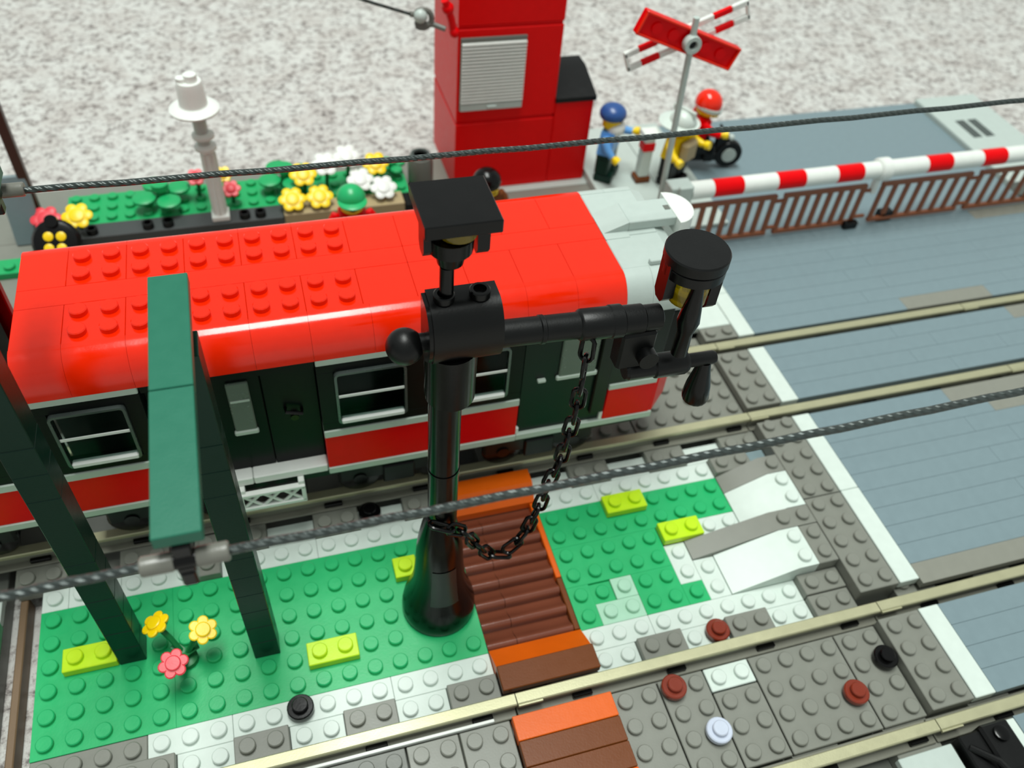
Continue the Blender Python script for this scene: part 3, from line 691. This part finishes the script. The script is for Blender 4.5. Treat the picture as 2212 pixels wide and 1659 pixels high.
part('hub_hole', MB().lathe([(.19, -.15), (.19, -.13)], (HX, HY, HZ), 16, 'y'), 'black', hb)

# ------------------------------------------------------------------ red tower with shutter
TY = 30.6
tw = thing('signal_tower', 'tall red signal tower with grey roller shutter and annex', 'tower', (26, TY + 3, .6))
for z0, z1 in ((.6, 5.35), (5.55, 11.2), (11.4, 17.5)): part('tower_block', MB().box(22.9, 29.15, TY, TY + 6, z0, z1, .05), 'tower_red', tw)
for z0 in (5.35, 11.2): part('string_course', MB().box(22.95, 29.1, TY + .12, TY + 5.9, z0, z0 + .2, .02), 'dark_red', tw)
part('annex', MB().box(29.17, 31.7, TY, TY + 3.6, .6, 6.3, .05), 'tower_red', tw)
part('annex_roof', MB().prism([(TY - .1, 6.31), (TY - .1, 6.6), (TY + 2.4, 7.4), (TY + 3.6, 7.4), (TY + 3.6, 6.31)], 29.17, 31.8, 'x'), 'soft_black', tw, 'black sloping annex roof')
sh = part('shutter', MB().box(23.05, 26.95, TY - .12, TY + .02, 6.3, 10.75, .03), 'dark_grey', tw, 'pale grey roller shutter')
for k in range(18):
    z0 = 6.85 + k * .206
    part('slat', MB().prism([(TY - .13, z0), (TY - .3, z0 + .02), (TY - .28, z0 + .11), (TY - .13, z0 + .13)], 23.1, 26.9, 'x'), 'pure_white', sh)
part('shutter_foot', MB().box(23.1, 26.9, TY - .26, TY - .13, 6.35, 6.8, .02), 'light_grey', sh)
part('shutter_handle', MB().box(24.7, 25.3, TY - .35, TY - .1, 6.45, 6.65, .04), 'light_grey', sh)
part('lever', MB().tube([(22.7, TY + .3, 10.8), (22.5, TY + .1, 11.8), (22.1, TY, 12.9)], .22, 10).sphere((22.3, TY + .1, 12.4), .35, 12).sphere((22.72, TY + .2, 11.0), .3, 12), 'dark_red', tw)
hk = thing('signal_hook', 'dark grey hook on a thin cord at the red tower side', 'hook', (20.9, TY, 11.4))
part('cord', MB().tube([(16.5, TY, 13.6), (18.2, TY, 12.95), (20.2, TY, 12.25)], .09, 8), 'cable', hk)
part('hook', MB().tube([(20.2 + .0, TY, 12.25)] + [(20.9 + .5 * math.cos(a), TY, 11.95 + .5 * math.sin(a)) for a in [2.6 - 5.2 * i / 14 for i in range(15)]] + [(21.5, TY, 11.6), (22.1, TY - .3, 11.45)], .15, 10), 'dark_grey', hk)
part('hook_eye', MB().sphere((20.75, TY - .1, 12.15), .38, 14), 'light_grey', hk)

# ------------------------------------------------------------------ flower bed behind the train
_before = set(bpy.data.objects)
bed = thing('flower_bed', 'raised green flower bed with dark grey and tan edging behind the train', 'flower bed', (10, 32, .6))
plate(bed, 0, 12, 31, 34, 1.2, 'bush', h=.59); plate(bed, 12, 20, 31, 34, 1.2, 'bush', h=.59)
part('edge_brick', MB().box(.2, 12.1, 29.7, 30.98, .605, 1.25, .04), 'charcoal', bed, 'dark grey edging brick')
part('edge_brick', MB().box(12.15, 16.0, 29.7, 30.98, .605, 1.35, .04), 'tan', bed, 'tan edging brick'); part('edge_brick', MB().box(16.05, 19.4, 29.7, 30.98, .605, 1.35, .04), 'tan', bed, 'tan edging brick')
part('edge_brick', MB().box(19.45, 19.98, 29.7, 30.98, .605, 1.2, .04), 'soft_black', bed, 'black edging brick')
for xx in (1.5, 4.5, 5.6, 9.9, 10.8): part('edge_stud', MB().lathe([(.32, 1.2), (.32, 1.6), (.2, 1.6), (.18, 1.4)], (xx, 30.1, 0), 14), 'black', bed)
def bush(x, y, z, s, label):
    mb = MB().lathe([(.25 * s, 0), (.2 * s, .7 * s)], (x, y, z), 12)
    for k in range(4):
        a = k * PI / 2 + .4
        mb.lathe([(.3 * s, 0), (.48 * s, .1), (.48 * s, .22), (.4 * s, .28)], (x + math.cos(a) * .75 * s, y + math.sin(a) * .75 * s, z + .35 * s), 14)
    mb.lathe([(.35 * s, .7 * s), (.35 * s, .95 * s)], (x, y, z), 12)
    single('leaf_plant', mb, 'bush', label, 'plant', (x, y, z), 'plants in the flower bed')
bush(5.4, 32.2, 1.41, 1.4, 'flat round-leaved green plant beside the white lamp'); bush(12.6, 32.8, 1.41, 1.4, 'tall green plant behind the yellow flowers')
bush(19.2, 33.1, 1.41, .8, 'dark leaved plant behind the green cap figure')
def bed_flower(x, y, z, mt, label, s=1.0):
    t = thing('flower', label, 'flower', (x, y, 1.2), 'flowers in the bed')
    part('stem', MB().tube([(x, y, 1.41), (x + .06, y, (1.4 + z) / 2), (x, y, z)], .12, 8), 'leaf', t)
    flower_head((x, y, z), (0, -.5, 1), mt, t, .78 * s)
for x, y, z, mt, lab in ((12.75, 30.4, 1.9, 'yellow', 'yellow flower leaning over the tan edging, lowest of three'), (14.35, 30.4, 1.9, 'yellow', 'yellow flower on the tan edging nearest the green cap'), (13.6, 31.6, 2.75, 'yellow', 'yellow flower topmost of the three on the tan edging'),
        (16.35, 32.5, 3.15, 'pure_white', 'white flower standing highest behind the green cap figure'), (15.0, 32.1, 3.0, 'pure_white', 'white flower beside the tall green plant'), (16.95, 31.3, 2.2, 'pure_white', 'white flower half hidden by the green cap'), (18.25, 30.6, 1.95, 'pure_white', 'white flower beside the green cap figure near the tan edging'), (18.1, 32.4, 2.5, 'yellow', 'yellow flower behind white flowers at the green cap figure'),
        (7.45, 32.6, 2.6, 'coral', 'red flower behind the white lamp post'), (9.0, 32.6, 2.6, 'yellow', 'yellow flower behind the white lamp post'), (9.35, 31.5, 2.3, 'coral', 'red flower right against the white lamp post'),
        (-0.7, 30.6, 2.1, 'coral', 'red flower behind the black and yellow wheel'), (.95, 30.4, 2.25, 'yellow', 'yellow flower behind the black and yellow wheel')):
    bed_flower(x, y, z, mt, lab, .7 if ('lamp post' in lab) else 1.0)
# black wheel with yellow spokes
wh = thing('wheel', 'black wheel with yellow hub patches beside the flower bed', 'wheel', (-.1, 28.7, .6))
q = Matrix.Translation((-.1, 28.7, 1.9)) @ Matrix.Rotation(math.radians(48), 4, 'X')
part('tyre', MB().lathe([(.7, -.5), (1.15, -.4), (1.25, -.1), (1.25, .2), (1.1, .4), (.9, .45)], (0, 0, 0), 24).lathe([(.35, .4), (.35, .62)], (0, 1.1, 0), 12).xf(q), 'black', wh)
for k in range(4):
    a = k * PI / 2 + .7
    part('hub_patch', MB().lathe([(.26, .42), (.26, .5), (.2, .53)], (.45 * math.cos(a), .45 * math.sin(a) - .05, 0), 12).xf(q), 'yellow', wh)
single('leaning_slab', MB().box(-.75, .75, -.15, .15, 0, 4.0, .05).xf(Matrix.Translation((-1.9, 30.6, .6)) @ Matrix.Rotation(-.25, 4, 'X')), 'slate', 'blue-grey slab leaning beside the black wheel', 'slab', (-1.9, 30.6, .6))
o = plate(None, -4.2, -1.7, 27.6, 28.9, 1.0, 'bush', name='green_plate'); tag(o, 'small green studded plate at the foot of the leaning slab', 'plate')
single('signal_post', MB().box(-1.55, -1.05, 31.4, 31.9, .61, 11.5, .05), 'dark_brown', 'thin dark brown post rising behind the leaning slab', 'post', (-1.3, 31.65, .61))
# dark grey barrel
br2 = thing('barrel', 'dark grey barrel standing beside the red tower', 'barrel', (20.9, 32.2, .6))
part('body', MB().lathe([(.7, .61), (.8, .9), (.8, 2.5), (.7, 2.9), (.55, 2.95)], (20.9, 32.2, 0), 20), 'dark_grey', br2); part('rim', MB().lathe([(.62, 2.9), (.62, 3.1), (.45, 3.1), (.42, 2.95)], (20.9, 32.2, 0), 20), 'steel', br2)

# white lamp post
wl = thing('street_lamp', 'white fluted lamp post with a broad brimmed top behind the train', 'street lamp', (8.55, 30.35, 1.26))
part('foot', MB().box(8.05, 9.05, 29.85, 30.85, 1.26, 1.6, .05), 'pure_white', wl)
mb = MB().lathe([(.42, 1.6), (.36, 1.8), (.34, 5.6), (.3, 5.9)], (8.55, 30.35, 0), 18)
for k in range(8): mb.lathe([(.09, 1.7), (.09, 5.6)], (8.55 + .34 * math.cos(k * PI / 4), 30.35 + .34 * math.sin(k * PI / 4), 0), 8)
part('shaft', mb, 'pure_white', wl)
for z in (5.8, 6.5): part('ring', MB().lathe([(.4, z), (.6, z + .1), (.6, z + .25), (.4, z + .38)], (8.5, 30.35, 0), 20), 'pure_white', wl)
part('neck', MB().lathe([(.35, 6.2), (.38, 8.15)], (8.45, 30.35, 0), 16), 'light_grey', wl)
part('brim', MB().lathe([(.7, 8.05), (1.28, 8.22), (1.3, 8.32), (.9, 8.55)], (8.35, 30.35, 0), 28), 'pure_white', wl)
part('crown', MB().lathe([(.74, 8.45), (.68, 9.6), (.62, 9.85)], (8.35, 30.35, 0), 20).lathe([(.28, 9.8), (.28, 10.05)], (8.0, 30.35, 0), 12).lathe([(.36, 9.8), (.34, 10.2)], (8.45, 30.35, 0), 12), 'pure_white', wl)

for o in set(bpy.data.objects) - _before:        # the whole planted strip stands a little nearer the train
    if o.parent is None: o.location.y -= .75

# ------------------------------------------------------------------ toy figures
def figure(x, y, z, rz, label, legs, torso, arm, hat=None, hatc=None, face='yellow', beard=None, pitch=0, arms=(.5, .5), sit=False):
    t = thing('toy_figure', label, 'toy figure', (x, y, z))
    R_ = Matrix.Translation((x, y, z)) @ Matrix.Rotation(rz, 4, 'Z')
    B = R_ @ Matrix.Translation((0, 0, 1.4)) @ Matrix.Rotation(pitch, 4, 'X') @ Matrix.Translation((0, 0, -1.4))
    for s in (-1, 1):
        if sit: mb = MB().box(s * .66 - .31, s * .66 + .31, -1.5, .5, .95, 1.75, .1).box(s * .66 - .31, s * .66 + .31, -1.6, -.9, .4, 1.5, .1)
        else: mb = MB().box(s * .5 - .46, s * .5 + .46, -.45, .45, .5, 1.7, .1).box(s * .5 - .46, s * .5 + .46, -.75, .45, 0, .5, .08)
        part('leg', mb.xf(R_), legs, t)
    part('hips', MB().box(-.97, .97, -.45, .45, 1.6, 1.95, .08).xf(R_), legs, t)
    part('torso', MB().add([(-.98, -.48, 1.95), (.98, -.48, 1.95), (.98, .48, 1.95), (-.98, .48, 1.95), (-.72, -.44, 3.45), (.72, -.44, 3.45), (.72, .44, 3.45), (-.72, .44, 3.45)], [(0, 3, 2, 1), (4, 5, 6, 7), (0, 1, 5, 4), (1, 2, 6, 5), (2, 3, 7, 6), (3, 0, 4, 7)]).xf(B), torso, t)
    for s, an in zip((-1, 1), arms):
        A = B @ Matrix.Translation((s * .92, 0, 3.15)) @ Matrix.Rotation(-an, 4, 'X') @ Matrix.Rotation(-s * .22, 4, 'Y')
        ar = part('arm', MB().tube([(0, 0, .15), (s * .1, 0, -.2), (s * .12, -.08, -.7), (s * .1, -.35, -1.15)], [.26, .3, .27, .22], 12).xf(A), arm, t, sharp=60)
        part('hand', MB().lathe([(.16, 0), (.16, .2), (.27, .22), (.27, .55)], (s * .1, -.33, -1.1), 12, mat=Matrix.Rotation(2.35, 4, 'X')).xf(A), face, ar)
    hd = part('head', MB().lathe([(.3, 3.4), (.5, 3.52), (.62, 3.65), (.62, 4.4), (.5, 4.55), (.3, 4.6), (.3, 4.8)], (0, 0, 0), 22).xf(B), face, t)
    for s in (-1, 1): part('eye', MB().sphere((s * .22, -.58, 4.15), .08, 10).xf(B), 'black', hd)
    part('mouth', MB().tube([(-.2, -.6, 3.86), (0, -.63, 3.8), (.2, -.6, 3.86)], .035, 6).xf(B), 'black', hd)
    if beard: part('beard', MB().sphere((0, -.3, 3.55), .72, 16, (1, .8, .75)).xf(B), beard, hd)
    if hat == 'cap':
        h = part('cap', MB().sphere((0, 0, 4.3), .8, 22, (1, 1, .95), lo=0).xf(B), hatc, t, sharp=60); part('peak', MB().lathe([(.78, 4.28), (.8, 4.36), (.74, 4.4)], (0, -.45, 0), 22).xf(B), hatc, h)
    elif hat == 'beret':
        part('cap', MB().sphere((0, .05, 4.45), .82, 22, (1.05, 1.05, .75), lo=-.35).xf(B), hatc, t, sharp=60)
    elif hat == 'hair':
        part('hair', MB().sphere((0, .12, 4.3), .82, 20, (1, 1, .9), lo=-.5).xf(B), hatc, t, sharp=60)
    elif hat == 'helmet':
        h = part('helmet', MB().sphere((0, .05, 4.3), .9, 22, (1, 1, .95), lo=-.5).xf(B), hatc, t, sharp=60); part('visor', MB().lathe([(.9, 3.95), (.95, 4.0), (.95, 4.2), (.9, 4.25)], (0, -.05, 0), 24).xf(B), 'light_grey', h)
    elif hat == 'fire':
        h = part('helmet', MB().sphere((0, 0, 4.3), .85, 22, (1, 1.05, .95), lo=-.1).xf(B), hatc, t, sharp=60); part('brim', MB().lathe([(.85, 4.1), (1.25, 4.12), (1.32, 4.22), (.8, 4.4)], (0, .25, 0), 24).xf(B), hatc, h); part('crest', MB().box(-.1, .1, -.8, .9, 4.8, 5.25, .08).xf(B), hatc, h)
    return t, B
figure(32.85, 29.9, 1.21, .9, 'toy figure in blue cap with white beard, beside the red tower', 'dark_green', 'sky_blue', 'sky_blue', 'beret', 'blue', beard='pure_white', arms=(.3, 1.0))
ft, B = figure(37.0, 28.5, 1.21, .5, 'toy figure in white helmet and yellow coat carrying a grey sack', 'soft_black', 'yellow', 'yellow', 'fire', 'white', arms=(.6, .9))
part('sack', MB().box(-.55, .75, -1.1, -.5, 1.9, 3.3, .2).xf(B), 'tan', ft)
rt, B = figure(39.0, 30.5, 1.32, 1.4, 'toy rider in red jacket and red helmet on a black motorbike', 'soft_black', 'dark_red', 'dark_red', 'helmet', 'red', arms=(1.1, 1.1), sit=True, pitch=.25)
mbk = thing('motorbike', 'black toy motorbike with a grey hub under the red rider', 'motorbike', (41, 29.5, 1.0))
RB = Matrix.Translation((39.9, 30.2, 1.0)) @ Matrix.Rotation(-.17, 4, 'Z')
part('body', MB().box(-1.5, 1.2, -.3, .3, .45, 1.13, .12).box(.8, 1.7, -.2, .2, 1.2, 2.4, .12).tube([(1.3, -.9, 2.5), (1.4, 0, 2.4), (1.3, .9, 2.5)], .1, 8).xf(RB), 'soft_black', mbk)
for xx in (-1.6, 1.9):
    wq = part('wheel', MB().lathe([(.5, -.3), (.9, -.3), (.95, -.2), (.95, .2), (.9, .3), (.5, .3)], (xx, 0, .95), 22, 'y').xf(RB), 'soft_black', mbk); part('hub', MB().lathe([(.5, -.36), (.5, -.3)], (xx, 0, .95), 18, 'y').xf(RB), 'light_grey', wq)
part('headlight', MB().sphere((1.85, 0, 2.1), .25, 12).xf(RB), 'light_grey', mbk)
figure(15.7, 25.0, .6, 0, 'toy figure in green cap and red shirt behind the train roof', 'soft_black', 'dark_red', 'dark_red', 'cap', 'green', arms=(.2, .2))
figure(23.5, 25.2, .6, .3, 'toy figure with black hair in front of the red tower', 'soft_black', 'brown', 'brown', 'hair', 'black', arms=(.2, .2))
st = thing('striped_post', 'white post with red band and brown foot beside the crossing sign', 'post', (35.1, 28.9, 1.21))
part('foot', MB().box(34.6, 35.6, 28.5, 29.4, 1.21, 1.6, .05), 'brown', st); part('shaft', MB().box(34.75, 35.45, 28.6, 29.3, 1.6, 4.5, .06), 'white', st); part('band', MB().box(34.7, 35.5, 28.55, 29.35, 3.5, 4.1, .05), 'dark_red', st); part('cap', MB().box(34.6, 35.7, 28.5, 29.4, 4.5, 4.8, .05), 'pure_white', st)
